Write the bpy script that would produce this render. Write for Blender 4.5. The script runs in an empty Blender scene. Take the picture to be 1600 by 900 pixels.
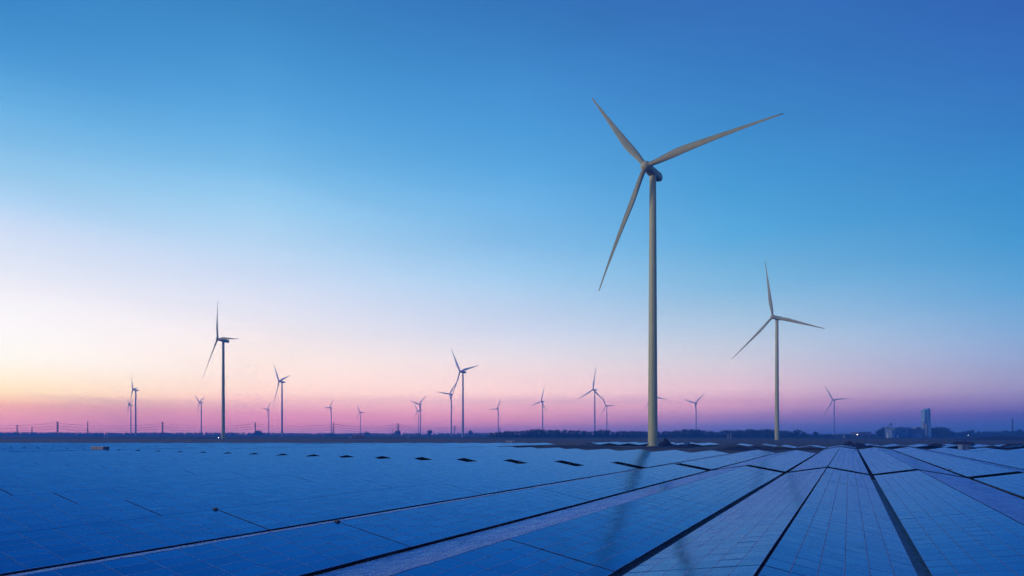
import bpy, math, random
from mathutils import Vector, Matrix
random.seed(7)
S = bpy.context.scene
COL = S.collection
PI = math.pi
F = 922.0; HY = 678.0; CZ = 7.3          # focal length in photo pixels, horizon row, camera height

# ------------------------------------------------------------------ camera
cam_d = bpy.data.cameras.new('camera'); cam = bpy.data.objects.new('camera', cam_d); COL.objects.link(cam)
cam.location = (0, 0, CZ); cam.rotation_euler = (PI / 2, 0, 0)
cam_d.sensor_width = 36.0; cam_d.lens = 36.0 * F / 1600.0; cam_d.shift_y = (HY - 450.0) / 1600.0
cam_d.clip_start = 0.3; cam_d.clip_end = 30000
S.camera = cam

# ------------------------------------------------------------------ view
S.view_settings.view_transform = 'Standard'; S.view_settings.look = 'None'
S.view_settings.gamma = 1.0; S.view_settings.exposure = 0.0; S.view_settings.use_curve_mapping = False
S.render.film_transparent = False
S.cycles.volume_bounces = 3; S.cycles.max_bounces = 6; S.cycles.volume_step_rate = 1

HZ_D = 0.00034; HZ_X = 2600.0; HZ_Y = 3900.0; HZ_TOP = 222.0; HZ_COL = (0.07, 0.37, 1.0)
HZ_RAD = (0.014, 0.074, 0.36)            # what the air itself gives back, measured from a render
def behind_haze(c, azd, eld):
    """the sky colour above the haze that reads as c once seen through it"""
    a = math.radians(azd); e = math.radians(max(eld, .05))
    dy = HZ_Y if math.cos(a) > 0 else 1000.0
    h = min(dy/max(1e-3, abs(math.cos(a))), HZ_X/max(1e-3, abs(math.sin(a))))
    T = math.exp(-HZ_D*min(h/math.cos(e), (HZ_TOP-CZ)/math.sin(e)))
    return (*[max(0.0, (v - H_*(1-T))/T) for v, H_ in zip(c[:3], HZ_RAD)], 1.0)

def lin(c):
    o = []
    for v in c[:3]:
        v = v / 255.0
        o.append(v / 12.92 if v <= 0.04045 else ((v + 0.055) / 1.055) ** 2.4)
    return (*o, 1.0)

# ------------------------------------------------------------------ dusk sky: colours by compass direction and elevation
W = bpy.data.worlds.new('World'); S.world = W; W.use_nodes = True
nt = W.node_tree; nt.nodes.clear()
def N(t, tree=None, **k):
    n = (tree or nt).nodes.new(t)
    for a, b in k.items(): setattr(n, a, b)
    return n
def el_of(x, y): return math.degrees(math.atan((HY - y) / math.hypot(F, x - 800)))
def column(x, pts): return [(el_of(x, y), c) for y, c in pts]
SKY = [
 (-180, [(0, (60,75,150)), (8, (80,100,175)), (18, (65,120,190)), (36, (52,100,180)), (90, (35,80,165))]),
 (-100, [(0, (205,140,175)), (4, (240,195,185)), (12, (225,232,245)), (22, (120,175,222)), (36, (66,130,198)), (90, (36,84,168))]),
 (-57, [(0, (225,140,160)), (1.6, (250,190,150)), (3.2, (255,225,180)), (7, (253,249,250)), (12, (228,234,248)), (17, (170,208,240)), (24, (100,170,224)), (33, (60,134,200)), (90, (36,84,168))]),
 (-40.9, column(0, [(676,(195,132,178)),(665,(212,142,184)),(650,(225,154,180)),(634,(234,172,176)),(623,(248,202,182)),(612,(252,222,192)),(590,(253,236,214)),(560,(253,247,240)),(520,(252,248,249)),(455,(244,241,249)),(410,(226,232,247)),(350,(204,220,245)),(310,(174,210,242)),(265,(150,200,236)),(210,(124,186,231)),(155,(102,174,226)),(80,(76,152,214)),(0,(60,136,200))]) + [(50,(45,105,182)), (90, (36,84,168))]),
 (-23.4, column(400, [(676,(168,128,184)),(664,(200,132,182)),(646,(216,148,187)),(626,(236,186,196)),(612,(248,211,206)),(590,(251,224,218)),(560,(250,231,227)),(520,(241,231,236)),(490,(228,227,240)),(433,(205,218,241)),(378,(180,211,239)),(322,(155,203,237)),(265,(125,188,232)),(210,(103,174,226)),(150,(85,160,219)),(80,(70,145,206)),(0,(60,132,195))]) + [(50,(43,100,180)), (90, (36,84,168))]),
 (0, column(800, [(676,(110,106,180)),(668,(148,116,181)),(656,(198,138,183)),(640,(220,162,191)),(614,(245,206,212)),(590,(242,214,219)),(555,(228,220,230)),(520,(208,215,236)),(490,(193,210,236)),(433,(160,202,236)),(378,(132,188,232)),(322,(112,178,228)),(267,(92,166,222)),(200,(78,154,216)),(100,(64,136,202)),(0,(54,117,186))]) + [(55,(42,96,178)), (90, (36,84,168))]),
 (20.5, column(1145, [(676,(66,92,172)),(665,(98,106,180)),(650,(150,123,183)),(632,(200,153,191)),(610,(219,184,205)),(585,(212,195,212)),(555,(200,202,219)),(510,(172,197,223)),(450,(131,185,223)),(370,(91,168,219)),(290,(73,154,212)),(200,(64,139,203)),(110,(57,124,194)),(0,(54,110,184))]) + [(55,(42,92,176)), (90, (36,84,168))]),
 (40.9, column(1600, [(676,(48,86,162)),(662,(55,90,168)),(647,(78,90,169)),(632,(118,112,177)),(612,(145,138,187)),(590,(151,154,196)),(555,(144,165,208)),(510,(126,168,213)),(450,(97,163,214)),(370,(71,152,210)),(290,(61,141,205)),(200,(57,126,196)),(110,(54,113,188)),(0,(51,101,180))]) + [(55,(42,86,174)), (90, (36,84,168))]),
 (100, [(0, (50,70,150)), (6, (85,92,170)), (14, (90,130,195)), (24, (62,122,196)), (36, (50,98,182)), (90, (35,80,165))]),
 (180, [(0, (60,75,150)), (8, (80,100,175)), (18, (65,120,190)), (36, (52,100,180)), (90, (35,80,165))]),
]
tc = N('ShaderNodeTexCoord'); sep = N('ShaderNodeSeparateXYZ'); nt.links.new(tc.outputs['Generated'], sep.inputs[0])
def M(op, a, b=None, c=None, clamp=False, tree=None):
    T = tree or nt
    n = T.nodes.new('ShaderNodeMath'); n.operation = op; n.use_clamp = clamp
    for i, v in enumerate((a, b, c)):
        if v is None: continue
        if isinstance(v, (int, float)): n.inputs[i].default_value = v
        else: T.links.new(v, n.inputs[i])
    return n.outputs[0]
az = M('ARCTAN2', sep.outputs['X'], sep.outputs['Y'])
el = M('ARCSINE', sep.outputs['Z'])
elf = M('POWER', M('MULTIPLY', el, 2 / PI, clamp=True), 0.5)     # square root spends more of the ramp near the horizon
prev = None; pa = None
for a, stops in SKY:
    r = N('ShaderNodeValToRGB'); cr = r.color_ramp; cr.interpolation = 'LINEAR'
    nt.links.new(elf, r.inputs[0])
    stops = sorted(stops)
    while len(cr.elements) > 1: cr.elements.remove(cr.elements[-1])
    cr.elements[0].position = math.sqrt(max(0, stops[0][0]) / 90); cr.elements[0].color = behind_haze(lin(stops[0][1]), a, stops[0][0])
    for e, c in stops[1:]:
        q = cr.elements.new(min(1, math.sqrt(max(e, 0) / 90))); q.color = behind_haze(lin(c), a, e)
    if prev is None: prev = r.outputs[0]
    else:
        f = M('DIVIDE', M('SUBTRACT', az, math.radians(pa)), math.radians(a - pa), clamp=True)
        m = N('ShaderNodeMix', data_type='RGBA'); nt.links.new(f, m.inputs[0])
        nt.links.new(prev, m.inputs[6]); nt.links.new(r.outputs[0], m.inputs[7]); prev = m.outputs[2]
    pa = a
mp = N('ShaderNodeMapping'); mp.inputs['Scale'].default_value = (1.2, 1.2, 7.0); mp.inputs['Rotation'].default_value = (0.12, 0.05, 0)
nt.links.new(tc.outputs['Generated'], mp.inputs[0])
cn_ = N('ShaderNodeTexNoise'); cn_.inputs['Scale'].default_value = 1.6; cn_.inputs['Detail'].default_value = 5; cn_.inputs['Distortion'].default_value = 0.6
nt.links.new(mp.outputs[0], cn_.inputs['Vector'])
cm = N('ShaderNodeMapRange'); cm.inputs[1].default_value = .3; cm.inputs[2].default_value = .7; cm.inputs[3].default_value = 0.965; cm.inputs[4].default_value = 1.035
nt.links.new(cn_.outputs['Fac'], cm.inputs[0])
sv = N('ShaderNodeVectorMath', operation='SCALE'); nt.links.new(prev, sv.inputs[0]); nt.links.new(cm.outputs[0], sv.inputs['Scale']); prev = sv.outputs[0]
bg = N('ShaderNodeBackground'); bg.inputs[1].default_value = 1.0
wo = N('ShaderNodeOutputWorld'); nt.links.new(prev, bg.inputs[0]); nt.links.new(bg.outputs[0], wo.inputs[0])

# ------------------------------------------------------------------ the low afterglow, left of the picture
sd = bpy.data.lights.new('sun', 'SUN'); sun = bpy.data.objects.new('sun', sd); COL.objects.link(sun)
sd.energy = 1.15; sd.angle = math.radians(14); sd.color = (1.0, 0.89, 0.70)
SA, SE = math.radians(-112), math.radians(9)
sdir = Vector((math.sin(SA) * math.cos(SE), math.cos(SA) * math.cos(SE), math.sin(SE)))
sun.rotation_euler = sdir.to_track_quat('Z', 'Y').to_euler()

# ------------------------------------------------------------------ materials
def newmat(name):
    m = bpy.data.materials.new(name); m.use_nodes = True
    return m, m.node_tree, m.node_tree.nodes['Principled BSDF']
def plain(name, col, rough=0.6, metal=0.0, var=0.12, scale=0.6, emit=None, spec=0.5):
    m, t, b = newmat(name)
    b.inputs['Roughness'].default_value = rough; b.inputs['Metallic'].default_value = metal
    b.inputs['Specular IOR Level'].default_value = spec
    co = t.nodes.new('ShaderNodeTexCoord'); no = t.nodes.new('ShaderNodeTexNoise')
    no.inputs['Scale'].default_value = scale; no.inputs['Detail'].default_value = 5
    t.links.new(co.outputs['Object'], no.inputs['Vector'])
    r = t.nodes.new('ShaderNodeValToRGB')
    r.color_ramp.elements[0].position = 0.3; r.color_ramp.elements[1].position = 0.7
    r.color_ramp.elements[0].color = (*[c * (1 - var) for c in col], 1); r.color_ramp.elements[1].color = (*[min(1, c * (1 + var)) for c in col], 1)
    t.links.new(no.outputs['Fac'], r.inputs[0]); t.links.new(r.outputs[0], b.inputs['Base Color'])
    if emit:
        b.inputs['Emission Color'].default_value = (*emit[0], 1); b.inputs['Emission Strength'].default_value = emit[1]
    return m

MAT = {}
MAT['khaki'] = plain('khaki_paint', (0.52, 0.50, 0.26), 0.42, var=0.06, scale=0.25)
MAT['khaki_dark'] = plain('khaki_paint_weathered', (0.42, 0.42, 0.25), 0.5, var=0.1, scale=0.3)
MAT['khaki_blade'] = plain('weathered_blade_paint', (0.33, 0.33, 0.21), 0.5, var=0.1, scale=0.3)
MAT['white'] = plain('haze_blue_turbine_paint', (0.30, 0.38, 0.58), 0.5, var=0.05, scale=0.1)  # white turbines; the blue of haze and sky is put into this colour
MAT['steel'] = plain('galvanised_steel', (0.20, 0.21, 0.23), 0.5, 0.6, scale=2)
MAT['darksteel'] = plain('dark_lattice_steel', (0.07, 0.07, 0.10), 0.6, 0.2)
MAT['alu'] = plain('module_rim', (0.020, 0.17, 0.44), 0.4, 0.6, scale=1)
MAT['concrete'] = plain('concrete', (0.30, 0.28, 0.20), 0.85, var=0.2)
MAT['cabin'] = plain('pale_cabin_paint', (0.16, 0.27, 0.44), 0.5, var=0.08)
MAT['cabin_red'] = plain('faded_red_cladding', (0.20, 0.06, 0.07), 0.6, var=0.15)
MAT['cabin_blue'] = plain('blue_cladding', (0.10, 0.22, 0.42), 0.45, var=0.12, scale=0.15)
MAT['cabin_mauve'] = plain('mauve_cladding', (0.14, 0.15, 0.27), 0.6, var=0.1, scale=0.3)
MAT['glass'] = plain('dark_glass', (0.02, 0.03, 0.05), 0.1)
MAT['boxgrey'] = plain('dark_grey_box', (0.03, 0.035, 0.05), 0.6)
MAT['rubber'] = plain('black_rubber', (0.02, 0.02, 0.02), 0.8)
MAT['whitepaint'] = plain('white_paint', (0.7, 0.7, 0.72), 0.5)
MAT['lamp'] = plain('lit_lamp', (1, 1, 1), emit=((1.0, 0.95, 0.85), 6.0))
MAT['bark'] = plain('bark', (0.05, 0.04, 0.03), 0.9, var=0.3, scale=2)
MAT['soil'] = plain('dark_soil', (0.018, 0.017, 0.040), 0.95, var=0.45, scale=0.35)
MAT['slab'] = plain('slab_cladding', (0.20, 0.40, 0.62), 0.5, 0.0, var=0.1, scale=0.1)

def leafmat(name, a, b_):
    m, t, b = newmat(name); b.inputs['Roughness'].default_value = 0.8
    co = t.nodes.new('ShaderNodeNewGeometry'); no = t.nodes.new('ShaderNodeTexNoise'); no.inputs['Scale'].default_value = 0.12; no.inputs['Detail'].default_value = 6
    t.links.new(co.outputs['Position'], no.inputs['Vector'])
    r = t.nodes.new('ShaderNodeValToRGB'); r.color_ramp.elements[0].position = .35; r.color_ramp.elements[1].position = .65
    r.color_ramp.elements[0].color = (*a, 1); r.color_ramp.elements[1].color = (*b_, 1)
    t.links.new(no.outputs['Fac'], r.inputs[0]); t.links.new(r.outputs[0], b.inputs['Base Color'])
    return m
MAT['leaf'] = leafmat('dusk_foliage', (0.03, 0.055, 0.06), (0.06, 0.09, 0.09))
MAT['leaf2'] = leafmat('dark_foliage', (0.028, 0.042, 0.055), (0.055, 0.075, 0.08))

# ground: grass and soil patches
m, t, b = newmat('ground'); MAT['ground'] = m
b.inputs['Roughness'].default_value = 0.95; b.inputs['Specular IOR Level'].default_value = 0.1
co = t.nodes.new('ShaderNodeNewGeometry')
n1 = t.nodes.new('ShaderNodeTexNoise'); n1.inputs['Scale'].default_value = 0.006; n1.inputs['Detail'].default_value = 8
n2 = t.nodes.new('ShaderNodeTexNoise'); n2.inputs['Scale'].default_value = 0.9; n2.inputs['Detail'].default_value = 8
for q in (n1, n2): t.links.new(co.outputs['Position'], q.inputs['Vector'])
r1 = t.nodes.new('ShaderNodeValToRGB'); r1.color_ramp.elements[0].position = .42; r1.color_ramp.elements[1].position = .6
r1.color_ramp.elements[0].color = (0.036, 0.042, 0.052, 1); r1.color_ramp.elements[1].color = (0.028, 0.048, 0.045, 1)
mx = t.nodes.new('ShaderNodeMix'); mx.data_type = 'RGBA'; mx.blend_type = 'MULTIPLY'; mx.inputs[0].default_value = 0.7
r2 = t.nodes.new('ShaderNodeValToRGB'); r2.color_ramp.elements[0].color = (.5, .5, .5, 1); r2.color_ramp.elements[1].color = (1.5, 1.5, 1.5, 1)
t.links.new(n1.outputs['Fac'], r1.inputs[0]); t.links.new(n2.outputs['Fac'], r2.inputs[0])
t.links.new(r1.outputs[0], mx.inputs[6]); t.links.new(r2.outputs[0], mx.inputs[7]); t.links.new(mx.outputs[2], b.inputs['Base Color'])

# solar glass: blue cells under anti-reflex glass, thin cell lines, every module a touch different
m, t, b = newmat('solar_glass'); MAT['panel'] = m
uv = t.nodes.new('ShaderNodeUVMap'); uv.uv_map = 'UVMap'
br = t.nodes.new('ShaderNodeTexBrick'); br.offset = 0.0; br.inputs['Scale'].default_value = 1.0
br.inputs['Mortar Size'].default_value = 0.006; br.inputs['Mortar Smooth'].default_value = 0.1
br.inputs['Brick Width'].default_value = 0.1; br.inputs['Row Height'].default_value = 1 / 6
br.inputs['Color1'].default_value = (0.007, 0.172, 0.47, 1); br.inputs['Color2'].default_value = (0.006, 0.165, 0.455, 1); br.inputs['Mortar'].default_value = (0.02, 0.20, 0.49, 1)
t.links.new(uv.outputs[0], br.inputs['Vector'])
at = t.nodes.new('ShaderNodeAttribute'); at.attribute_name = 'tone'
mv = t.nodes.new('ShaderNodeMapRange'); mv.inputs[3].default_value = 0.92; mv.inputs[4].default_value = 1.08
t.links.new(at.outputs['Fac'], mv.inputs[0])
vm = t.nodes.new('ShaderNodeVectorMath'); vm.operation = 'SCALE'
t.links.new(br.outputs['Color'], vm.inputs[0]); t.links.new(mv.outputs[0], vm.inputs['Scale'])
t.nodes.remove(b)
gl = t.nodes.new('ShaderNodeBsdfGlossy'); gw = t.nodes.new('ShaderNodeBsdfGlossy'); df = t.nodes.new('ShaderNodeBsdfDiffuse')
df.inputs['Color'].default_value = (0.004, 0.055, 0.19, 1); gw.inputs['Color'].default_value = (0.25, 0.56, 0.92, 1)
fr = t.nodes.new('ShaderNodeFresnel'); fr.inputs['IOR'].default_value = 1.18
m1 = t.nodes.new('ShaderNodeMixShader'); m1.inputs[0].default_value = 0.78; m2 = t.nodes.new('ShaderNodeMixShader')
t.links.new(vm.outputs[0], gl.inputs['Color']); t.links.new(df.outputs[0], m1.inputs[1]); t.links.new(gl.outputs[0], m1.inputs[2])
t.links.new(fr.outputs[0], m2.inputs[0]); t.links.new(m1.outputs[0], m2.inputs[1]); t.links.new(gw.outputs[0], m2.inputs[2])
t.links.new(m2.outputs[0], t.nodes['Material Output'].inputs['Surface'])
dn = t.nodes.new('ShaderNodeTexNoise'); dn.inputs['Scale'].default_value = 0.8; dn.inputs['Detail'].default_value = 6
gp = t.nodes.new('ShaderNodeNewGeometry'); t.links.new(gp.outputs['Position'], dn.inputs['Vector'])
rr = t.nodes.new('ShaderNodeMapRange'); rr.inputs[1].default_value = .3; rr.inputs[2].default_value = .7; rr.inputs[3].default_value = 0.13; rr.inputs[4].default_value = 0.21
t.links.new(dn.outputs['Fac'], rr.inputs[0]); [t.links.new(rr.outputs[0], q.inputs['Roughness']) for q in (gl, gw)]

# ------------------------------------------------------------------ mesh helpers
class MB:
    def __init__(s): s.v = []; s.f = []; s.mi = []; s.mats = []; s.uv = None
    def m(s, mat):
        if mat not in s.mats: s.mats.append(mat)
        return s.mats.index(mat)
    def face(s, pts, mat=0):
        k = len(s.v); s.v += [tuple(p) for p in pts]; s.f.append(tuple(range(k, k + len(pts)))); s.mi.append(mat)
    def box(s, c, h, mat=0, rot=None):
        k = len(s.v)
        for dx, dy, dz in ((-1,-1,-1),(1,-1,-1),(1,1,-1),(-1,1,-1),(-1,-1,1),(1,-1,1),(1,1,1),(-1,1,1)):
            p = Vector((dx*h[0], dy*h[1], dz*h[2]))
            if rot: p = rot @ p
            s.v.append((c[0]+p.x, c[1]+p.y, c[2]+p.z))
        for q in ((0,3,2,1),(4,5,6,7),(0,1,5,4),(1,2,6,5),(2,3,7,6),(3,0,4,7)):
            s.f.append(tuple(k + i for i in q)); s.mi.append(mat)
        return s
    def tube(s, a, b, ra, rb=None, n=6, mat=0, caps=True):
        rb = ra if rb is None else rb; a = Vector(a); b = Vector(b); d = (b - a).normalized()
        x = d.orthogonal().normalized(); y = d.cross(x); k = len(s.v)
        for c, r in ((a, ra), (b, rb)):
            for i in range(n):
                w = 2*PI*i/n; s.v.append(tuple(c + x*math.cos(w)*r + y*math.sin(w)*r))
        for i in range(n):
            j = (i+1) % n; s.f.append((k+i, k+j, k+n+j, k+n+i)); s.mi.append(mat)
        if caps:
            s.f.append(tuple(k + i for i in reversed(range(n)))); s.mi.append(mat)
            s.f.append(tuple(k + n + i for i in range(n))); s.mi.append(mat)
        return s
    def loft(s, rings, mat=0, caps=True):
        k = len(s.v); n = len(rings[0])
        for r in rings: s.v += [tuple(p) for p in r]
        for a in range(len(rings)-1):
            for i in range(n):
                j = (i+1) % n; s.f.append((k+a*n+i, k+a*n+j, k+(a+1)*n+j, k+(a+1)*n+i)); s.mi.append(mat)
        if caps:
            s.f.append(tuple(k+i for i in reversed(range(n)))); s.mi.append(mat)
            e = k+(len(rings)-1)*n; s.f.append(tuple(e+i for i in range(n))); s.mi.append(mat)
        return s
    def mesh(s, name, mats, smooth=False):
        me = bpy.data.meshes.new(name); me.from_pydata(s.v, [], s.f)
        for q in (mats if isinstance(mats, (list, tuple)) else [mats]): me.materials.append(q)
        me.polygons.foreach_set('material_index', s.mi)
        if smooth: me.polygons.foreach_set('use_smooth', [True]*len(s.f))
        me.update(); return me
def link(name, me, parent=None, loc=None, rot=None):
    o = bpy.data.objects.new(name, me); COL.objects.link(o)
    if parent: o.parent = parent
    if loc: o.location = loc
    if rot: o.rotation_euler = rot
    return o
def tag(o, label=None, cat=None, group=None, kind=None):
    if label: o['label'] = label
    if cat: o['category'] = cat
    if group: o['group'] = group
    if kind: o['kind'] = kind
    return o
def thing(name, label, cat, loc=(0,0,0), rz=0, group=None):
    o = bpy.data.objects.new(name, None); COL.objects.link(o); o.empty_display_size = 0.5
    o.location = loc; o.rotation_euler = (0, 0, rz)
    return tag(o, label, cat, group)
def at(px, depth, z=0.0): return Vector(((px-800)/F*depth, depth, z))
def zof(py, depth): return CZ + (HY-py)/F*depth

TH = math.atan(527.0/F)                       # the module rows run 29.8 degrees right of the view
VH = Vector((math.sin(TH), math.cos(TH), 0)); UH = Vector((math.cos(TH), -math.sin(TH), 0))
def uv2w(u, v, z=0): return UH*u + VH*v + Vector((0, 0, z))

# ------------------------------------------------------------------ ground
g = MB(); nx = 40; R0 = 2560
for i in range(nx):
    for j in range(nx):
        x0 = -R0 + 2*R0*i/nx; y0 = -600 + 4460*j/nx; dx = 2*R0/nx; dy = 4460/nx
        g.face([(x0,y0,0),(x0+dx,y0,0),(x0+dx,y0+dy,0),(x0,y0+dy,0)])
tag(link('ground', g.mesh('ground', MAT['ground'])), kind='structure')
# bare building soil round and beyond the solar field
g = MB(); pts = []
for k in range(60):
    x = -1500 + 3000*k/59; pts.append((x, 900 + 60*math.sin(k*0.6) + 30*math.sin(k*1.7), 0.03))
for k in range(59): g.face([(pts[k][0], -300, 0.03), (pts[k+1][0], -300, 0.03), pts[k+1], pts[k]])
tag(link('bare_soil', g.mesh('bare_soil', MAT['soil'])), kind='structure')

g = MB(); q = [uv2w(-75, -30, .06), uv2w(62, -30, .06), uv2w(62, 108, .06), uv2w(-130, 108, .06)]  # pale sheet added under the tables to brighten the shaded row gaps
MAT['gap_sheet'] = plain('pale_gap_sheet', (0.45, 0.47, 0.52), 0.95, var=.3, scale=3)
g.face(q); tag(link('gap_brightening_sheet', g.mesh('gap_brightening_sheet', MAT['gap_sheet'])), kind='structure')

def mound(cx, cy, rx, ry, h, rz=0, seed=0, mat='soil', n=28, rough=0.25, name='earth_mound'):
    rnd = random.Random(seed); g = MB(); ph = [rnd.uniform(0, 6.28) for _ in range(8)]; G = []
    for i in range(n+1):
        row = []
        for j in range(n+1):
            x = -1.05 + 2.1*i/n; y = -1.05 + 2.1*j/n; r = math.hypot(x, y)
            z = max(0, 1-r*r)**1.3 * (1 + rough*(math.sin(x*7+ph[0])+math.sin(y*6+ph[1])+.6*math.sin(x*15+y*9+ph[2])+.5*math.sin(y*19-x*11+ph[3])))
            z += rnd.uniform(-.02, .02) if r < .95 else 0
            row.append((x*rx, y*ry, h*max(z, 0) - (0.1 if r >= 1 else 0)))
        G.append(row)
    for i in range(n):
        for j in range(n): g.face([G[i][j], G[i+1][j], G[i+1][j+1], G[i][j+1]])
    o = link(name, g.mesh(name, MAT[mat])); o.location = (cx, cy, 0.02); o.rotation_euler = (0, 0, rz)
    return tag(o, kind='structure')
def mpx(px, depth, wpx, ry, h, **k): p = at(px, depth); return mound(p.x, p.y, wpx*depth/F/2, ry, h, **k)
mpx(1040, 318, 34, 5, 3.6, seed=1); mpx(1062, 312, 60, 8, 1.4, seed=2)
mpx(1338, 300, 66, 8, 1.9, seed=3); mpx(1328, 320, 40, 6, 2.2, seed=4)
mpx(1590, 292, 62, 7, 2.3, seed=5); mpx(1505, 318, 42, 7, 3.2, seed=6); mpx(1465, 310, 70, 8, 1.5, seed=7)
mpx(1570, 690, 190, 22, 4.3, seed=8, rough=.08); mpx(900, 300, 200, 14, 1.2, seed=9, rough=.15)
mpx(1160, 262, 130, 9, 1.0, seed=10); mpx(560, 900, 300, 20, 1.6, seed=11, rough=.1); mpx(330, 900, 160, 20, 2.0, seed=12, rough=.1)

# ------------------------------------------------------------------ solar field
U0 = 3.05; P = 12.5; ZV = 0.72; ZR = 1.75; VG = 0.33; RG = 0.02
WT = P/2 - VG - RG; SW = WT/6; ML = 1.712
slope = math.atan2(ZR-ZV, WT)
def strip_mesh(s, n, seed, detail=True):
    """one row of n landscape modules, strip s of six up the slope"""
    rnd = random.Random(seed); g = MB(); uvs = []; tone = []
    for k in range(n):
        x0 = s*SW + .006; x1 = (s+1)*SW - .006; y0 = k*ML + .008; y1 = (k+1)*ML - .008
        ta = rnd.gauss(0, .0035); tb = rnd.gauss(0, .0035); tn = rnd.random()
        def pt(x, y, dz=0): 
            return (x, y, ZV + (ZR-ZV)*x/WT + dz + ta*(x-(x0+x1)/2) + tb*(y-(y0+y1)/2))
        rm = .028; A = [(x0,y0),(x1,y0),(x1,y1),(x0,y1)]; B = [(x0+rm,y0+rm),(x1-rm,y0+rm),(x1-rm,y1-rm),(x0+rm,y1-rm)]
        base = len(g.v)
        g.v += [pt(*q) for q in A] + [pt(q[0], q[1], -.004) for q in B] + [pt(q[0], q[1], -.04) for q in A]
        fs = [((4,5,6,7), 0)] + [((i, (i+1)%4, 4+(i+1)%4, 4+i), 1) for i in range(4)] + [((8+i, 8+(i+1)%4, (i+1)%4, i), 1) for i in range(4)] + [((11,10,9,8), 1)]
        for f, mi in fs:
            g.f.append(tuple(base+i for i in f)); g.mi.append(mi)
            uvs += [(0,0),(0,1),(1,1),(1,0)] if mi == 0 else [(0,0)]*4
            tone.append(tn)
    me = g.mesh('module_row', [MAT['panel'], MAT['alu']])
    l = me.uv_layers.new(name='UVMap'); l.data.foreach_set('uv', [c for q in uvs for c in q])
    a = me.attributes.new('tone', 'FLOAT', 'FACE'); a.data.foreach_set('value', tone)
    return me
_strips = {}
def get_strip(s, n, var):
    key = (s, n, var)
    if key not in _strips: _strips[key] = strip_mesh(s, n, hash(key) & 0xffff)
    return _strips[key]
_frames = {}
def get_frame(n):
    if n not in _frames:
        g = MB(); L = n*ML
        for fr in (.12, .5, .88):
            x = WT*fr; g.box((x, L/2, ZV+(ZR-ZV)*fr-.09), (.04, L/2-.02, .035))
        k = 0; rot = Matrix.Rotation(-slope, 3, 'Y')
        for q in range(max(2, n//4)):
            y = L*(q+.5)/max(2, n//4); g.box((WT/2, y, (ZV+ZR)/2-.16), (WT/2/math.cos(slope)-.05, .035, .035), rot=rot)
        fr = g.mesh('support_frame', MAT['steel'])
        legs = []
        for x in (WT*.12, WT*.88):
            lg = MB(); top = ZV+(ZR-ZV)*x/WT-.2
            lg.box((0, 0, top/2), (.05, .04, top/2)); legs.append((x, lg.mesh('leg', MAT['steel'])))
        _frames[n] = (fr, legs)
    return _frames[n]
def v_end(u):
    if u > 14: return 300
    if u > -8: return 288
    if u > -34: return 226
    if u > -100: return 209
    if u > -124: return 220
    if u > -146: return 228
    if u > -160: return 248
    return (372 + .4957*u)/.8686
def segs(u):
    out = []; e = v_end(u); v = 0.0; k = 0
    starts = ([-27.9] if abs(u) < 34 else [None])+[-.4, 27.1, 54.6, 82.1] + [114.2+27.5*i for i in range(12)]
    for i, s0 in enumerate(starts):
        if s0 is None: continue
        n = 16 if s0+27.39 <= e else int((e-s0)/ML)
        if n >= 4: out.append((s0, n, i))
        if s0+27.39 > e: break
    return out
def blocks2(u):                                   # the next field beyond the strip of bare soil
    if -150 < u < -72: return (345, 30, 20)
    if -62 < u < -40: return (338, 14, 20)
    if -40 <= u < -2: return (300+(u+40)*.3, 16, 20)
    if 6 < u < 125: return (345+ (u*.25), 26, 20)
    return None
cab_u, cab_v = -248, 0
tables = []
for r in range(-42, 11):
    for side in (0, 1):                           # side 0 rises to the ridge from the left valley, side 1 falls away from it
        uc = U0 + P*r + (VG + WT/2 if side == 0 else P - VG - WT/2)
        L = [(s0, n, i) for s0, n, i in segs(uc)]
        b2 = blocks2(U0 + P*r + P/2)
        if b2: L += [(b2[0], b2[1] if b2[1] <= 16 else 16, 20)] + ([(b2[0]+27.6, b2[1]-16, 21)] if b2[1] > 16 else [])
        for s0, n, i in L:
            mid = s0+n*ML/2
            far = s0+n*ML
            # drop what the photograph shows nothing of
            if s0 > -1 and (far < -uc/3.3 - 6 or far < uc*3.6 - 14): continue
            p = uv2w(uc, mid)
            dist = max(5, p.length) ; hz = abs(p.y)
            tables.append((n*1.0/ (max(8, p.y+14)**2.6) if False else -p.length, r, side, s0, n, i))
tables.sort(key=lambda q: -q[0])
near, farT = tables[:300], tables[300:]
def ordn(n):
    return str(n) + ('th' if 10 <= n % 100 <= 20 else {1:'st',2:'nd',3:'rd'}.get(n % 10, 'th'))
cnt = 0
rnd = random.Random(3)
for _, r, side, s0, n, i in near:
    u_v = U0 + P*r + VG if side == 0 else U0 + P*(r+1) - VG
    where = f"{ordn(-r)} ridge left of" if r < 0 else f"{ordn(r+1)} ridge right of"
    slope_n = 'left' if side == 0 else 'right'
    blk = (f"{ordn(i)} block from camera" if i else "block under the camera") if i < 20 else f"{'nearer' if i == 20 else 'farther'} piece beyond bare soil"
    o = thing('solar_table', f"{slope_n}-slope solar table on {where} the broad dark gap, {blk}", 'solar table', group='tables of solar modules in the field')
    if side == 0: o.location = uv2w(u_v, s0); o.rotation_euler = (0, 0, -TH)
    else: o.location = uv2w(u_v, s0+n*ML); o.rotation_euler = (0, 0, -TH+PI)
    if r == -1: o.location += UH*(-.055 if side == 0 else .055)
    if r == 0: o.location += UH*(-.02 if side == 0 else .02)
    var = rnd.randrange(5)
    dz = rnd.uniform(-.012, .012); o.location.z = dz - .02
    for s in range(6):
        c = link('module_row', get_strip(s, n, (var+s) % 5), o)
    fr, legs = get_frame(n)
    link('support_frame', fr, o)
    for x, lm in legs:
        for y in (n*ML*.1, n*ML*.9): link('leg', lm, o, loc=(x, y, 0))
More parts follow.
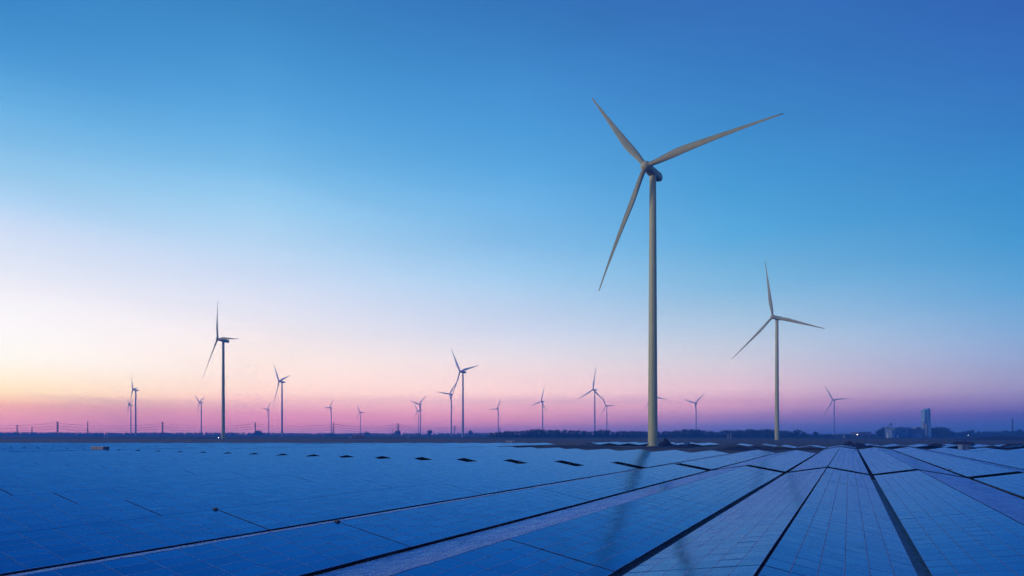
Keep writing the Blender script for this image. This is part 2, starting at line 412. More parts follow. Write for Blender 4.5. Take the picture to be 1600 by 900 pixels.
# the farthest tables as one mass
g = MB(); uvs = []; tone = []
for _, r, side, s0, n, i in farT:
    u_v = U0 + P*r + VG if side == 0 else U0 + P*(r+1) - VG
    sg = 1 if side == 0 else -1; dz = rnd.uniform(-.05, .03)
    for s in range(6):
        for k in range(0, n, 2):
            nn = min(2, n-k)
            y0 = s0+k*ML+.02; y1 = s0+(k+nn)*ML-.02; xa = s*SW+.014; xb = (s+1)*SW-.014; t_ = rnd.gauss(0, .004)
            q = []
            for x, y in ((xa,y0),(xb,y0),(xb,y1),(xa,y1)):
                w = uv2w(u_v + sg*x, y); q.append((w.x, w.y, ZV+(ZR-ZV)*x/WT+dz+t_*(y-y0)))
            if sg < 0: q = q[::-1]
            b_ = len(g.v); g.v += q + [(a, b2_, c-.04) for a, b2_, c in q]
            tn = rnd.random()
            for f in ((0,1,2,3),(7,6,5,4),(4,5,1,0),(5,6,2,1),(6,7,3,2),(7,4,0,3)):
                g.f.append(tuple(b_+w for w in f)); g.mi.append(0); uvs += [(0,0),(0,1),(nn,1),(nn,0)]; tone.append(tn)
    for q in range(4):
        for x in (WT*.12, WT*.88):
            w = uv2w(u_v+sg*x, s0+n*ML*(q+.5)/4); h = (ZV+(ZR-ZV)*x/WT-.06)/2
            k0 = len(g.f); g.box((w.x, w.y, h), (.05, .05, h), mat=1)
            uvs += [(0,0)]*4*(len(g.f)-k0); tone += [.5]*(len(g.f)-k0)
me = g.mesh('distant_solar_tables', [MAT['panel'], MAT['steel']])
l = me.uv_layers.new(name='UVMap'); l.data.foreach_set('uv', [c for q in uvs for c in q])
a = me.attributes.new('tone', 'FLOAT', 'FACE'); a.data.foreach_set('value', tone)
tag(link('distant_solar_tables', me), 'far rows of blue solar tables receding toward the dark soil', 'solar tables', kind='stuff')

# ------------------------------------------------------------------ wind turbines
HH = 145.0
def circ(r, z, n=32): return [(r*math.cos(2*PI*i/n), r*math.sin(2*PI*i/n), z) for i in range(n)]
def tower_mesh(mat, hi):
    g = MB(); top = HH-2.2; n = 40 if hi else 16
    zs = [1.2, 24, 50, 78, 108, 128, top]
    rad = lambda z: 2.5 - .8*z/top
    g.loft([circ(2.56, 0, n), circ(2.56, 1.19, n)])
    for z0, z1 in zip(zs, zs[1:]):
        m_ = [z0+(z1-z0)*q/4 for q in range(5)]
        g.loft([circ(rad(z), z, n) for z in m_], caps=False)
        if hi and z1 < top: g.loft([circ(rad(z1)+.03, z1-.1, n), circ(rad(z1)+.03, z1+.1, n)], caps=False)
    g.face(circ(rad(top), top, n)); me = g.mesh('tower', mat, True)
    return me
def sup(w, h, y, cz, n=24, e=3.2):
    out = []
    for i in range(n):
        a = 2*PI*i/n; c, s = math.cos(a), math.sin(a)
        out.append((w*math.copysign(abs(c)**(2/e), c), y, cz+h*math.copysign(abs(s)**(2/e), s)))
    return out
# nacelle: local -Y is upwind (towards the rotor); z=0 is the shaft height
def nacelle_mesh(mat):
    g = MB()
    g.loft([sup(1.5,1.6,-5.6,0), sup(1.95,1.95,-4.6,0), sup(2.1,2.15,-1,0), sup(2.05,2.15,3.5,.05), sup(1.95,1.95,6.8,.15), sup(1.6,1.6,8.1,.25), sup(1.0,1.0,8.5,.3)][::-1])
    return g.mesh('nacelle', mat, False)
def cooler_mesh(mat): return MB().box((0, 6.6, 2.3), (1.3, .3, .45)).mesh('roof_cooler', mat)
def hub_mesh(mat):
    g = MB(); rings = []
    for y, r in ((-10.6,.2),(-10.45,.9),(-9.9,1.7),(-9.1,2.3),(-8.0,2.6),(-6.7,2.55),(-5.7,2.1)):
        rings.append([(r*math.cos(2*PI*i/24), y, r*math.sin(2*PI*i/24)) for i in range(24)])
    g.loft(rings[::-1]); return g.mesh('rotor_hub', mat, True)
_bl = {}
def blade_mesh(mat, R, bend, hi, pitch=4):
    """blade along +Z from the hub centre; chord in X, bend along Y (negative is upwind)"""
    key = (mat.name, round(R), round(bend, 1), hi, pitch)
    if key in _bl: return _bl[key]
    g = MB(); ns = 26 if hi else 12; nc = 16 if hi else 8; rings = []
    for k in range(ns+1):
        t_ = (k/ns)**1.15 if hi else k/ns; r = 1.2 + (R-1.2)*t_
        if t_ < .25:
            q = t_/.25; q = q*q*(3-2*q); ch = 2.7 + (4.4-2.7)*q; th = 1.0*(1-q)+.30*q
        else:
            q = (t_-.25)/.75; ch = .85 + 3.55*max(0, 1-q**1.2)**1.5; th = .30 - .12*q
        if t_ > .985: ch *= .6
        ch *= .9 if hi else 1.25
        tw = math.radians(pitch + 15*(1-t_)**2.2)
        y0 = -bend*t_**2; ring = []
        for i in range(nc):
            a = 2*PI*i/nc; cx = math.cos(a)*.5*ch; w = math.sin(a)*.5*ch*th
            if t_ > .08: w *= (1 - .45*min(1, (t_-.08)*6)*math.cos(a)); cx -= ch*.16*min(1, max(0, (t_-.08)/.2))
            x = cx*math.cos(tw) - w*math.sin(tw); y = cx*math.sin(tw) + w*math.cos(tw)
            ring.append((x, y0+y, r))
        rings.append(ring)
    g.loft(rings); me = g.mesh('blade', mat, True); _bl[key] = me; return me
_tm = {}
def turbine(label, cat, hubpx, psi, phi, R, b, tau=5, near_=False, off=8.0, dx=0.0, scaleR=1):
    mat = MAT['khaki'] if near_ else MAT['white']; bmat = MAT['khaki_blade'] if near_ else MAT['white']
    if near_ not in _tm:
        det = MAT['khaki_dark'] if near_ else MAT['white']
        door = MB(); door.box((0, 0, 1.6), (.55, .07, 1.15)); fr_ = MB(); fr_.box((0, 0, .2), (.9, .7, .2)); 
        _tm[near_] = (tower_mesh(mat, near_), nacelle_mesh(det), cooler_mesh(det), hub_mesh(mat), door.mesh('door', MAT['steel']), fr_.mesh('doorstep', MAT['concrete']))
    tw, na, co_, hb, dm, ds = _tm[near_]
    D = (HH-CZ)*F/(HY-hubpx[1]); X = (hubpx[0]-800)/F*D
    psi = math.radians(psi); n = Vector((math.sin(psi), -math.cos(psi), 0)); ta = math.radians(tau)
    loc = Vector((X, D, 0)) - n*off*math.cos(ta); loc.x += dx
    o = thing('wind_turbine', label, cat, loc, psi, 'wind turbines across the plain')
    t_ = link('tower', tw, o)
    if near_:
        d_ = link('door', dm, t_, loc=(-1.6, -1.85, .4), rot=(0, 0, -.71))
    rm = Matrix.Translation((0, 0, HH-math.sin(ta)*off)) @ Matrix.Rotation(-ta, 4, 'X')
    nc = link('nacelle', na, o); nc.matrix_local = rm; link('roof_cooler', co_, nc)
    h_ = link('rotor_hub', hb, o); h_.matrix_local = rm
    # rotor: angle phi from the e1 axis (local +X) towards up
    for k in range(3):
        a = math.radians(phi) + k*2*PI/3
        bl = link('blade', blade_mesh(bmat, R, b, near_), o)
        bl.matrix_local = rm @ Matrix.Translation((0, -off, 0)) @ Matrix.Rotation(PI/2-a, 4, 'Y')
    return o
TB = [
 ("huge khaki wind turbine towering over the solar field on its earth mound", (1003.0,259.5), -40.5, 5.4, 65.9, -4.2, 5, True, 1.85),
 ("mid-distance khaki turbine right of the huge one, one blade pointing straight up", (1207.3,495), -58.8, 99.4, 70, 2.2, 3.3, True, 0),
 ("khaki turbine on the left, seen nearly edge-on, lamp at its foot", (340,529.7), -42.4, 114.2, 69.7, -2.2, 8.4, True, 0),
 ("blue-grey turbine just right of the left khaki turbine, taller of the two there", (436,596), -45, 9.9, 69.8, .6, 5, False, 0),
 ("tallest blue-grey turbine, in the middle, blades overlapping a shorter turbine at its left", (718.7,580.5), -50.2, 5.9, 69.9, 1, 5, False, 0),
 ("shorter blue turbine immediately left of the tallest blue-grey one in the middle", (702.5,615.5), -40, 50.6, 66, 1, 5, False, 0),
 ("blue turbine with raised right blade, taller of the overlapping pair left of centre", (655,631.5), -36, 42.6, 62, 1, 5, False, 0),
 ("small distant turbine standing directly in front of another, left tower of the tight pair", (652,641.7), -38, 2.1, 60, 0, 5, False, 0),
 ("small lone turbine between the tallest blue-grey turbine and the 845-metre neighbour", (776.7,638.7), -47.2, 61.3, 69.8, 1, 5, False, 0),
 ("lone blue turbine midway between the central pair and the one beside the huge tower", (845.5,627), -54.7, 73.6, 71, 2, 5, False, 0),
 ("larger blue turbine left of the huge tower, one blade nearly vertical", (926.5,608.7), -52.5, 83.1, 70, 2, 5, False, 0),
 ("smaller blue turbine tucked between a larger one and the huge tower", (946.5,634), -51.2, 117.9, 67, 2, 5, False, 0),
 ("distant turbine almost hidden behind the huge tower, only two blades showing", (1020,620), -58, 108.8, 72, 0, 5, False, 0),
 ("lone blue turbine between the two khaki turbines, blades in a wide V", (1086,630), -52.2, 40.4, 66.3, 2, 5, False, 0),
 ("blue turbine at the far right, between the right khaki turbine and the factory", (1301.5,624.5), -59.9, .7, 70.7, 2, 5, False, 0),
 ("lone small turbine between two pylons left of centre, upper blade leaning right", (515.5,637), -41.9, 56.3, 63.6, 1, 5, False, 0),
 ("smallest lone turbine, right of the one between the pylons", (561.5,644.5), -42.1, 120, 63.6, 1, 5, False, 0),
 ("small distant turbine close to the left foot of the taller blue one", (417.7,640), -42, 48.4, 62, .7, 5, False, 0),
 ("small turbine just left of the khaki edge-on turbine", (311.5,629), -40, 24.6, 64, 1, 5, False, 0),
 ("taller turbine of the leftmost pair, rotor seen edge-on", (207.5,609), -44.3, 1.8, 62, 1, 5, False, 0),
 ("shortest and leftmost turbine in the photo, beside a taller edge-on one", (201.5,632.5), -42, 22, 60, 1, 5, False, 0),
]
TB[8] = ("small lone turbine, the first to the right of the tallest blue-grey one",) + TB[8][1:]
TOBJ = []
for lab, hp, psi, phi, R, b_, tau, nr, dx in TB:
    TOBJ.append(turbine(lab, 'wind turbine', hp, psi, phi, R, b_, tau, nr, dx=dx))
# foundation of the huge turbine
p = TOBJ[0].location
o = thing('turbine_foundation', 'stepped concrete ring and earth apron under the huge khaki turbine', 'foundation', (p.x, p.y, 0))
mound(p.x, p.y, 13, 13, .9, seed=20, name='earth_apron', rough=.08)
link('concrete_ring', MB().loft([circ(3.4, .3, 40), circ(3.4, 1.0, 40), circ(3.1, 1.08, 40)]).mesh('concrete_ring', MAT['concrete']), o)
link('flange', MB().loft([circ(2.62, 1.08, 40), circ(2.62, 1.3, 40)]).mesh('flange', MAT['khaki_dark']), o)
for q in TOBJ[:1]: q.location.z = 0.0

# ------------------------------------------------------------------ trees
def crown_pts(rnd, h, w, kind):
    cl = []
    n = 9 if kind != 'poplar' else 7
    for _ in range(n):
        if kind == 'poplar': cl.append((rnd.gauss(0, w*.1), rnd.gauss(0, w*.1), h*rnd.uniform(.25, .92), w*rnd.uniform(.2, .32)))
        else:
            a = rnd.uniform(0, 6.28); rr_ = w*rnd.uniform(0, .36)
            cl.append((rr_*math.cos(a), rr_*math.sin(a), h*rnd.uniform(.38, .84), w*rnd.uniform(.17, .30)))
    return cl
def tree_parts(seed, h, w, kind='round', leaves=260):
    rnd = random.Random(seed); cl = crown_pts(rnd, h, w, kind); g = MB()
    for _ in range(leaves):
        cx, cy, cz, r = rnd.choice(cl)
        d = Vector((rnd.gauss(0,1), rnd.gauss(0,1), rnd.gauss(0,1))).normalized()*r*rnd.uniform(.55, 1.08)
        p = Vector((cx, cy, cz))+d; s = w*rnd.uniform(.035, .085)
        a = Vector((rnd.gauss(0,1), rnd.gauss(0,1), rnd.gauss(0,1))).normalized(); b2 = a.orthogonal().normalized()
        g.face([p+a*s, p+b2*s, p-a*s*.9, p-b2*s*.8])
    tr = MB(); tr.tube((0,0,0), (0,0,h*.45), w*.035, w*.022, 7)
    for cx, cy, cz, r in cl[:6]: tr.tube((0,0,h*.34), (cx*.8, cy*.8, cz), w*.018, w*.006, 5)
    return g, tr
# skyline of the far woods, photo x -> top y
RIGHT = [(768,675.5),(785,673.5),(800,672),(812,673),(825,671),(842,670),(852,671.2),(870,670.6),(885,671.5),(900,671),(915,673),(935,671.5),(950,671),(962,673.3),(990,672.5),(1000,673),(1027,673.7),(1045,673),(1062,671.2),(1070,669.6),(1085,670.2),(1100,671.7),(1112,673.5),(1122,674.2),(1132,671),(1150,671),(1170,670),(1185,671),(1197,670),(1222,670.7),(1232,673),(1240,675.5),(1260,677),(1300,677.6),(1366,677.2)]
LEFT = [(-60,674.3),(60,674.4),(130,675),(200,675.2),(300,675.2),(360,674.8),(440,675.4),(500,676),(560,675.8),(600,676),(700,676),(770,675.6)]
FACT = [(1372,673),(1377,668.2),(1386,667),(1400,666.2),(1425,667),(1450,667),(1464,666.4),(1474,666.3),(1480,671)]
FARR = [(1480,673.8),(1500,674.6),(1517,672.8),(1535,673.7),(1560,673),(1590,671.8),(1660,673)]
def interp(prof, x):
    for (a, ya), (b2, yb) in zip(prof, prof[1:]):
        if a <= x <= b2: return ya+(yb-ya)*(x-a)/(b2-a)
    return prof[-1][1]
def wood(name, label, prof, depth, spread, step, seed, mat, kinds=('round','round','round','poplar'), fill=.35, leaves=150):
    rnd = random.Random(seed); protos = [tree_parts(seed*10+k, 1, .8 if kinds[k % len(kinds)] != 'poplar' else .42, kinds[k % len(kinds)], leaves)[0] for k in range(6)]
    tp = MB(); tp.tube((0,0,0), (0,0,.5), .03, .02, 5); g = MB(); nl = 0
    x = prof[0][0]
    while x < prof[-1][0]:
        for lay in range(3):
            d = depth+spread*(lay/2)*rnd.uniform(.7, 1)+rnd.uniform(-15, 15); px = x+rnd.uniform(-step, step)/2
            top = zof(interp(prof, min(max(px, prof[0][0]), prof[-1][0])), d)
            h = max(4, top)*(rnd.uniform(.82, 1.04) if lay else rnd.uniform(.55, .95))
            w = max(h, 9)*rnd.uniform(.85, 1.3); c = at(px, d); pr = rnd.choice(protos); a = rnd.uniform(0, 6.28); ca, sa = math.cos(a), math.sin(a)
            k = len(g.v)
            g.v += [(c.x+(vx*ca-vy*sa)*w, c.y+(vx*sa+vy*ca)*w, vz*h) for vx, vy, vz in pr.v]
            g.f += [tuple(k+i for i in f) for f in pr.f]; g.mi += [0]*len(pr.f)
            k = len(g.v); g.v += [(c.x+vx*w, c.y+vy*w, vz*h) for vx, vy, vz in tp.v]; g.f += [tuple(k+i for i in f) for f in tp.f]; g.mi += [1]*len(tp.f)
            # undergrowth
            for _ in range(14):
                q = Vector((c.x+rnd.uniform(-w, w)*.7, c.y+rnd.uniform(-5, 5), rnd.uniform(.2, h*.45))); s = h*rnd.uniform(.06, .16)
                a3 = Vector((rnd.gauss(0,1), rnd.gauss(0,1), rnd.gauss(0,1))).normalized(); b3 = a3.orthogonal().normalized()
                g.face([q+a3*s, q+b3*s, q-a3*s, q-b3*s], 0)
        x += step*rnd.uniform(.7, 1.2)
    g.v = [(a, b2, max(c, 0)) for a, b2, c in g.v]
    return tag(link(name, g.mesh(name, [MAT[mat], MAT['bark']])), label, 'woodland', kind='stuff')
wood('distant_woodland', 'pale hazy belt of low trees along the left horizon', LEFT, 2450, 350, 3.6, 1, 'leaf')
wood('dark_woodland', 'dark uneven wood along the horizon behind the huge turbine', RIGHT, 1150, 130, 4.0, 2, 'leaf2')
wood('factory_woodland', 'tall dark trees massed behind the factory on the right', FACT, 1330, 80, 4, 3, 'leaf2', kinds=('round',))
wood('eastern_woodland', 'low dark wood on the horizon at the far right edge', FARR, 1400, 120, 4.5, 4, 'leaf2')
TR = [(405,672.6,2300,'small domed tree on the horizon by the second pylon from left'),
 (573,674.6,2300,'low broad tree on the horizon beneath the smallest lone turbine'),
 (621,672.4,2300,'round-topped tree on the horizon below the fourth pylon'),
 (672,672.3,2300,'wide domed tree left of the tall central turbine'),
 (735,673.6,2300,'low domed tree just right of the tall central turbine'),
 (1246,672.6,1150,'rounded tree at the end of the dark wood, right of the khaki tower'),
 (1256,674.6,1150,'lower rounded tree, second beyond the end of the dark wood'),
 (1275,674.6,1150,'isolated small tree left of the far right turbine'),
 (1374,671.5,1240,'tree at the left edge of the clump around the factory'),
 (1478,668.0,1240,'tree at the right edge of the clump around the factory'),
 (1517,672.2,1350,'bushy tree on the horizon between the slab tower and the right mast'),
 (1592,671.2,1350,'broad tree on the horizon at the right edge of the photo')]
for k, (px, y, d, lab) in enumerate(TR):
    h = zof(y, d); w = h*(1.35 if y > 672.3 and px < 800 else 1.15); g_, t_ = tree_parts(100+k, h, w, 'round', 420)
    o = thing('broadleaf_tree', lab, 'tree', at(px, d), 0, 'trees standing out on the horizon')
    link('crown', g_.mesh('crown', MAT['leaf' if px < 800 else 'leaf2']), o); link('trunk', t_.mesh('trunk', MAT['bark']), o)

# ------------------------------------------------------------------ pylons and their wires
PY = [(-125,1820),(90,1850),(254,1900),(399,1950),(521,2010),(622,2150),(710,2850),(781,3450)]
H_P = 46.0
def lattice(g, z0, z1, w0, w1, n, r):
    for k in range(n):
        a = z0+(z1-z0)*k/n; b2 = z0+(z1-z0)*(k+1)/n; wa = w0+(w1-w0)*k/n; wb = w0+(w1-w0)*(k+1)/n
        ca = [(-wa,-wa,a),(wa,-wa,a),(wa,wa,a),(-wa,wa,a)]; cb = [(-wb,-wb,b2),(wb,-wb,b2),(wb,wb,b2),(-wb,wb,b2)]
        for i in range(4):
            j = (i+1) % 4
            g.tube(ca[i], cb[i], r, n=4); g.tube(ca[i], cb[j], r*.6, n=4); g.tube(ca[j], cb[i], r*.6, n=4); g.tube(cb[i], cb[j], r*.6, n=4)
g = MB(); lattice(g, 0, 20, 3.6, 1.5, 4, .42); lattice(g, 20, H_P, 1.5, .9, 6, .36); pyb = g.mesh('lattice_mast', MAT['darksteel'])
ARMS = [(26, 7.5), (34, 9.0), (42.5, 6.5)]
arm_m = []
for z, L_ in ARMS:
    g = MB()
    for s in (-1, 1):
        for y in (-.9, .9):
            g.tube((s*.9, y, z), (s*L_, 0, z+.2), .4, n=4); g.tube((s*.9, y, z+2.2), (s*L_, 0, z+.3), .36, n=4)
        g.tube((s*L_*.55, 0, z), (s*L_*.55, 0, z+1.2), .15, n=4); g.tube((s*L_, 0, z+.2), (s*L_, 0, z-1.8), .14, n=5)
    arm_m.append(g.mesh('crossarm', MAT['darksteel']))
wh = ['at the far left edge of the horizon', 'left of the leftmost turbine pair', 'right of the leftmost turbine pair', 'between the khaki turbine and its taller blue neighbour', 'beside the turbine left of centre with the leaning blade', 'left of the overlapping central turbine pair', 'between the shorter and the tallest central turbines', 'faint and smallest, right of the tallest central turbine']
pp = [at(px, d) for px, d in PY]
for k, c in enumerate(pp):
    if k == 0: pass
    dv = (pp[min(k+1, len(pp)-1)]-pp[max(k-1, 0)]).normalized(); rz = math.atan2(dv.y, dv.x)+PI/2
    if k == 0: continue
    o = thing('power_pylon', 'lattice pylon '+wh[k], 'pylon', c, rz, 'pylons of the power line')
    link('lattice_mast', pyb, o)
    for a in arm_m: link('crossarm', a, o)
cn = {(0,1):'lowest far-side', (0,-1):'lowest near-side', (1,1):'middle far-side', (1,-1):'middle near-side', (2,1):'upper far-side', (2,-1):'upper near-side'}
for ai, (z, L_) in enumerate(ARMS):
    for s in (-1, 1):
        g = MB()
        for k in range(len(pp)-1):
            a, b2 = pp[k], pp[k+1]; dv = (b2-a).normalized(); nn_ = Vector((-dv.y, dv.x, 0))*s*L_
            prev_ = None
            for q in range(15):
                t_ = q/14; c = a.lerp(b2, t_)+nn_; c.z = z-1.6-9*4*t_*(1-t_)
                if prev_ is not None: g.tube(prev_, c, .3, n=4, caps=False)
                prev_ = c
        tag(link('power_cable', g.mesh('power_cable', MAT['darksteel'])), f'{cn[(ai, s)]} sagging cable strung between the pylons on the left', 'power cable', 'cables of the power line')

# ------------------------------------------------------------------ masts, posts, lamps
def mast(px, d, topy, label, w=1.1, head=False):
    h = zof(topy, d); o = thing('radio_mast', label, 'mast', at(px, d), 0, 'masts on the horizon')
    g = MB(); lattice(g, 0, h*.97, w, w*.45, 8, .22); link('lattice_shaft', g.mesh('lattice_shaft', MAT['darksteel']), o)
    g = MB(); g.tube((0,0,h*.9), (0,0,h), .3, .12, 6)
    if head:
        for a in range(3): g.box((1.0*math.cos(a*2.1), 1.0*math.sin(a*2.1), h*.93), (.35,.35,1.2))
    link('antenna', g.mesh('antenna', MAT['steel']), o)
mast(27, 1700, 663, 'stubby mast on the horizon nearest the left edge', 1.8)
mast(50, 1900, 666, 'shortest thin mast, between the stubby one and the left pylon')
mast(137, 1800, 657.5, 'slender mast between the left pylon and the leftmost turbine pair', 1.3)
mast(1582, 1300, 653, 'thin lattice mast on the horizon at the far right', 1.2, True)
mast(613.5, 1500, 669, 'thin short mast just left of the fourth pylon', .8)
def post(px, d, topy, label, r=.5, arm=False):
    h = max(2.5, zof(topy, d)); g = MB(); o = thing('marker_post', label, 'post', at(px, d), 0, 'pale posts beyond the field')
    g.tube((0,0,0), (0,0,h), r, r*.8, 8); link('shaft', g.mesh('shaft', MAT['whitepaint']), o)
    link('cap', MB().box((0,0,h+.2), (r*1.3, r*1.3, .2)).mesh('cap', MAT['steel']), o)
post(1137.5, 900, 677, 'left one of two pale posts in front of the dark wood', .35)
post(1142, 900, 677.5, 'right one of two pale posts in front of the dark wood', .35)
post(1318.5, 950, 678, 'lone pale post left of the bright lamp', .4)
post(1386.8, 1000, 676, 'thick white post left of the factory', 1.0)
post(636, 980, 681.5, 'left one of two short white posts near the central turbines', .3)
post(638.5, 980, 681.5, 'right one of two short white posts near the central turbines', .3)
post(163, 900, 676, 'left one of the thin posts at the left end of the soil', .25)
post(168, 900, 677, 'right one of the thin posts at the left end of the soil', .25)
def lamp(px, d, y, label, r=.55):
    z = max(1.2, zof(y, d)); o = thing('yard_lamp', label, 'lamp', at(px, d), 0, 'lit lamps')
    link('post', MB().tube((0,0,0), (0,0,z-r), .12, .1, 8).mesh('post', MAT['steel']), o)
    g = MB(); rings = []
    for k in range(1, 8):
        a = PI*k/8; rings.append([(r*math.sin(a)*math.cos(2*PI*i/12), r*math.sin(a)*math.sin(2*PI*i/12), z-r*math.cos(a)) for i in range(12)])
    g.loft(rings); link('lamp_head', g.mesh('lamp_head', MAT['lamp'], True), o)
lamp(1339.5, 1100, 679, 'brightest white lamp beside the low warehouse', .75)
lamp(1513, 1200, 680, 'small lit lamp right of the slab tower', .45)
lamp(341.2, 820, 684, 'small lit lamp at the foot of the left khaki turbine', .5)

# ------------------------------------------------------------------ factory on the right
D = 1150
def span(px0, px1, y0, y1, d, dep, mat, name, parent, zb=None):
    a = at(px0, d); b2 = at(px1, d); z1 = zof(y0, d); z0 = max(0, zof(y1, d)) if zb is None else zb
    c = parent.location
    return link(name, MB().box(((a.x+b2.x)/2-c.x, d+dep/2-c.y, (z0+z1)/2), ((b2.x-a.x)/2, dep/2, (z1-z0)/2)).mesh(name, MAT[mat]), parent)
o = thing('slab_tower', 'tall pale blue slab-sided tower rising over the factory trees', 'tower', at(1449, D))
span(1444.8, 1449.0, 640.4, 690, D+1, 10, 'slab', 'left_shaft', o, 0); span(1449.3, 1454, 638.2, 690, D, 12, 'slab', 'right_shaft', o, 0)
l_ = span(1442.8, 1448.4, 659, 690, D-4, 4, 'cabin', 'lower_cladding', o, 0)
span(1450.0, 1455.2, 661, 690, D-4, 3.8, 'slab', 'lower_cladding', o, 0)
for k, px in enumerate((1443.4, 1445.8, 1448.0)): span(px, px+.5, 660+k, 690, D-4.8, .7, 'whitepaint', 'pilaster', o, 0)
for px in (1446.4, 1447.9, 1451, 1452.6): span(px, px+.35, 642, 659, D-.4+ (1 if px < 1449 else 0), .35, 'cabin_blue', 'cladding_rib', o, zof(659, D))
o = thing('factory_hall', 'pale blue windowless factory hall left of the slab tower', 'factory', at(1409, D-20))
span(1398, 1419.5, 668.8, 690, D-20, 30, 'cabin_blue', 'wall', o, 0)
r_ = span(1397.6, 1419.9, 668.3, 668.8, D-20.5, 31, 'steel', 'roof', o, zof(668.8, D-20))
span(1401, 1404, 679, 690, D-20.3, .3, 'whitepaint', 'door', o, 0); span(1409, 1415, 672.5, 674, D-20.3, .3, 'glass', 'window', o, zof(674, D-20))
o = thing('factory_annexe', 'darker mauve factory block between the blue hall and slab tower', 'factory', at(1430, D-8))
span(1420.2, 1441.5, 669.8, 690, D-8, 24, 'cabin_mauve', 'wall', o, 0)
for k, px in enumerate((1425, 1427.3, 1429.4)):
    a = at(px, D); c = o.location; link('vent_pipe', MB().tube((a.x-c.x, 5, zof(670, D)), (a.x-c.x, 5, zof(667.6, D)), .6, .6, 8).mesh('vent_pipe', MAT['whitepaint']), o)
span(1420.4, 1441.0, 677.5, 690, D-14, 5.8, 'cabin_blue', 'lean_to', o, 0)
o = thing('water_tower', 'small stalked tank standing left of the blue factory hall', 'tank', at(1391.5, D-30))
z = zof(661.6, D-30); zz = zof(665, D-30)
link('tank', MB().tube((0,0,zz), (0,0,z), 2.3, 2.3, 14).mesh('tank', MAT['cabin_blue'], False), o)
for sx, sy in ((-1,-1),(1,-1),(1,1),(-1,1)): link('leg', MB().tube((sx*2.6, sy*2.6, 0), (sx*1.5, sy*1.5, zz), .4, .3, 6).mesh('leg', MAT['cabin_blue']), o)
g = MB()
for q in range(4):
    w = 2.6-.27*q; zq = zz*(.2+.2*q)
    for (ax, ay), (bx, by) in (((-w,-w),(w,-w)),((w,-w),(w,w)),((w,w),(-w,w)),((-w,w),(-w,-w))): g.tube((ax,ay,zq), (bx,by,zq), .2, n=5)
link('bracing', g.mesh('bracing', MAT['steel']), o)
o = thing('boiler_house', 'small pale boiler house between the stalked tank and the hall', 'building', at(1395, D-40))
span(1393.4, 1397.4, 671.5, 690, D-40, 16, 'cabin', 'wall', o, 0); span(1393.2, 1397.6, 671, 671.5, D-40.4, 17, 'steel', 'roof', o, zof(671.5, D-40)); span(1394.6, 1396, 674, 676, D-40.3, .3, 'glass', 'window', o, zof(676, D-40))
o = thing('warehouse', 'low flat-roofed warehouse just right of the brightest lamp', 'warehouse', at(1351, 1180))
span(1341.5, 1361, 675.3, 690, 1180, 25, 'cabin_mauve', 'wall', o, 0); span(1341.2, 1361.3, 674.9, 675.3, 1179.6, 26, 'steel', 'roof', o, zof(675.3, 1180))
o = thing('shed', 'long low pale shed left of the brightest lamp', 'shed', at(1325, 1200))
span(1312, 1338, 678.4, 690, 1200, 14, 'cabin_blue', 'wall', o, 0); span(1311.6, 1338.4, 678.1, 678.4, 1199.6, 15, 'cabin', 'roof', o, zof(678.4, 1200))

# ------------------------------------------------------------------ cabins, van, inverter boxes
def cabin(px, d, wid, h, dep, label, mat='cabin', rz=0, doors=2, zb=0.0, name='equipment_cabin'):
    o = thing(name, label, 'cabin', at(px, d), rz, None)
    link('wall', MB().box((0, 0, h/2+.15), (wid/2, dep/2, h/2)).mesh('wall', MAT[mat]), o)
    link('roof', MB().box((0, 0, h+.21), (wid/2+.12, dep/2+.12, .06)).mesh('roof', MAT['steel']), o)
    link('plinth', MB().box((0, 0, .07), (wid/2+.05, dep/2+.05, .075)).mesh('plinth', MAT['concrete']), o)
    for k in range(doors):
        x = -wid/2+wid*(k+.5)/doors
        dr = link('door', MB().box((x, -dep/2-.02, h*.47+.15), (min(.5, wid/doors*.4), .03, h*.43)).mesh('door', MAT['steel']), o)
        link('handle', MB().box((x+.3, -dep/2-.07, h*.45), (.03, .03, .1)).mesh('handle', MAT['darksteel']), dr)
    return o
cabin(796.5, 418, 6, 2.4, 2.5, 'white transformer cabin at the edge of bare soil, middle of the photo', 'whitepaint', 0, 3)
cabin(1073, 372, 3.8, 1.9, 2.4, 'small pale cabin on the soil just right of the huge tower', 'cabin')
cabin(1061, 372, 5.6, 1.1, 2.2, 'low white container beside the small cabin near the huge tower', 'whitepaint')
cabin(1506.5, 262, 3.8, 2.3, 2.4, 'pale blue cabin standing at the far end of the right-hand tables', 'cabin')
c = uv2w(-236, 111.7)
o = cabin(0, 0, 8.6, 2.5, 2.0, 'long mauve cabin in the cross aisle at the far left', 'cabin_mauve', -TH, 4); o.location = (c.x, c.y, 0)
o = thing('red_barn', 'long low dark red shed at the soil edge below the smallest turbine', 'shed', at(560, 1000))
link('wall', MB().box((0,0,1.7), (9.5,4,1.7)).mesh('wall', MAT['cabin_red']), o)
g = MB(); g.loft([[(-9.8,-4.3,3.4),(-9.8,4.3,3.4),(-9.8,0,4.6)], [(9.8,-4.3,3.4),(9.8,4.3,3.4),(9.8,0,4.6)]]); link('roof', g.mesh('roof', MAT['cabin_red']), o)
link('door', MB().box((-5,-4.05,1.3), (1.4,.06,1.3)).mesh('door', MAT['steel']), o)
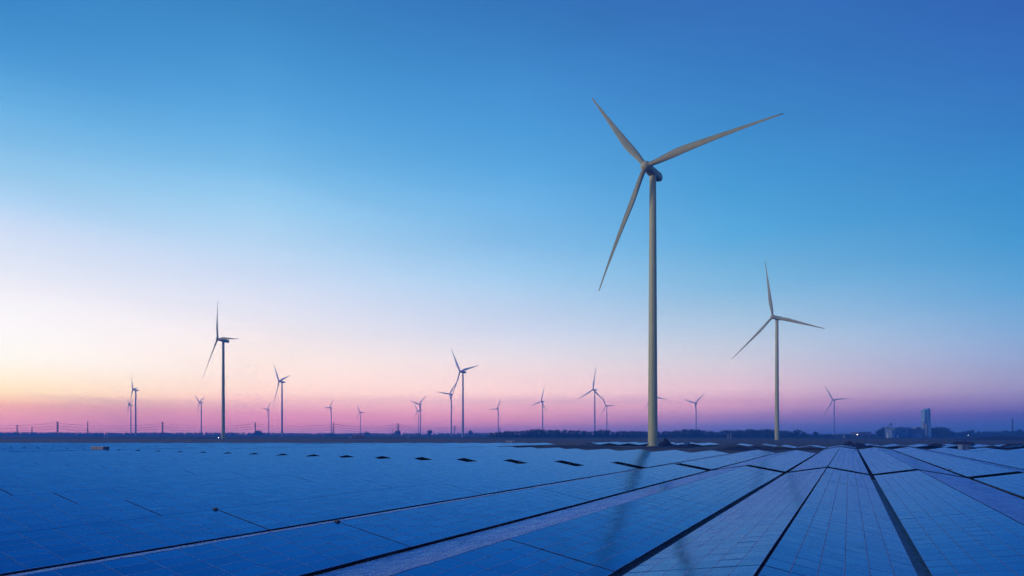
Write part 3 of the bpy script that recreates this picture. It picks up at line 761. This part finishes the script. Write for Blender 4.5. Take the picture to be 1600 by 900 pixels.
o = thing('parked_van', 'white van parked left of the dark red shed', 'van', at(547.5, 990), .3)
g = MB(); g.loft([[(-3,y,.5),(-3,y,2.6),(1.6,y,2.6),(2.3,y,1.6),(3.1,y,1.4),(3.1,y,.5)] for y in (-1,1)]); link('body', g.mesh('body', MAT['whitepaint']), o)
link('windscreen', MB().box((1.97,0,2.08), (.04,.85,.45), rot=Matrix.Rotation(-.6, 3, 'Y')).mesh('windscreen', MAT['glass']), o)
for x in (-1.9, 2.0):
    for y in (-1, 1): link('wheel', MB().tube((x,y-.12,.4), (x,y+.12,.4), .4, .4, 14).mesh('wheel', MAT['rubber']), o)
ib = [(15.55,129.5,.95,'on the long gap at the right, beyond the wide aisle'), (-9.4,171,.95,'by the second dark gap, near its far end'), (21.8,110.4,1.6,'in the wide aisle near the right edge'),
      (-28.2,26.98,1.74,'at the ridge end of the nearer cross gap, left of centre'), (-40.7,26.98,1.74,'at the ridge end of the nearer cross gap, farther left')]
bx = MB().box((0,0,0), (.16,.1,.09)).mesh('housing', MAT['boxgrey'])
for u, v, z, lab in ib:
    o = thing('inverter_box', 'small dark inverter box '+lab, 'inverter', uv2w(u, v), -TH, 'inverter boxes'); link('housing', bx, o, loc=(0, 0, z)); link('stand', MB().tube((0,0,0), (0,0,z-.08), .04, .04, 6).mesh('stand', MAT['steel']), o)

# ------------------------------------------------------------------ haze
g = MB(); g.box((0, HZ_Y/2-500, HZ_TOP/2-.5), (HZ_X, HZ_Y/2+500, HZ_TOP/2+.5)); m = bpy.data.materials.new('haze'); m.use_nodes = True; t = m.node_tree; t.nodes.clear()
ou = t.nodes.new('ShaderNodeOutputMaterial'); pv = t.nodes.new('ShaderNodeVolumePrincipled')
pv.inputs['Density'].default_value = HZ_D; pv.inputs['Color'].default_value = (*HZ_COL, 1); pv.inputs['Anisotropy'].default_value = 0.0
t.links.new(pv.outputs[0], ou.inputs['Volume'])
tag(link('haze', g.mesh('haze', m)), 'thin blue dusk haze over the whole plain', 'haze', kind='stuff')
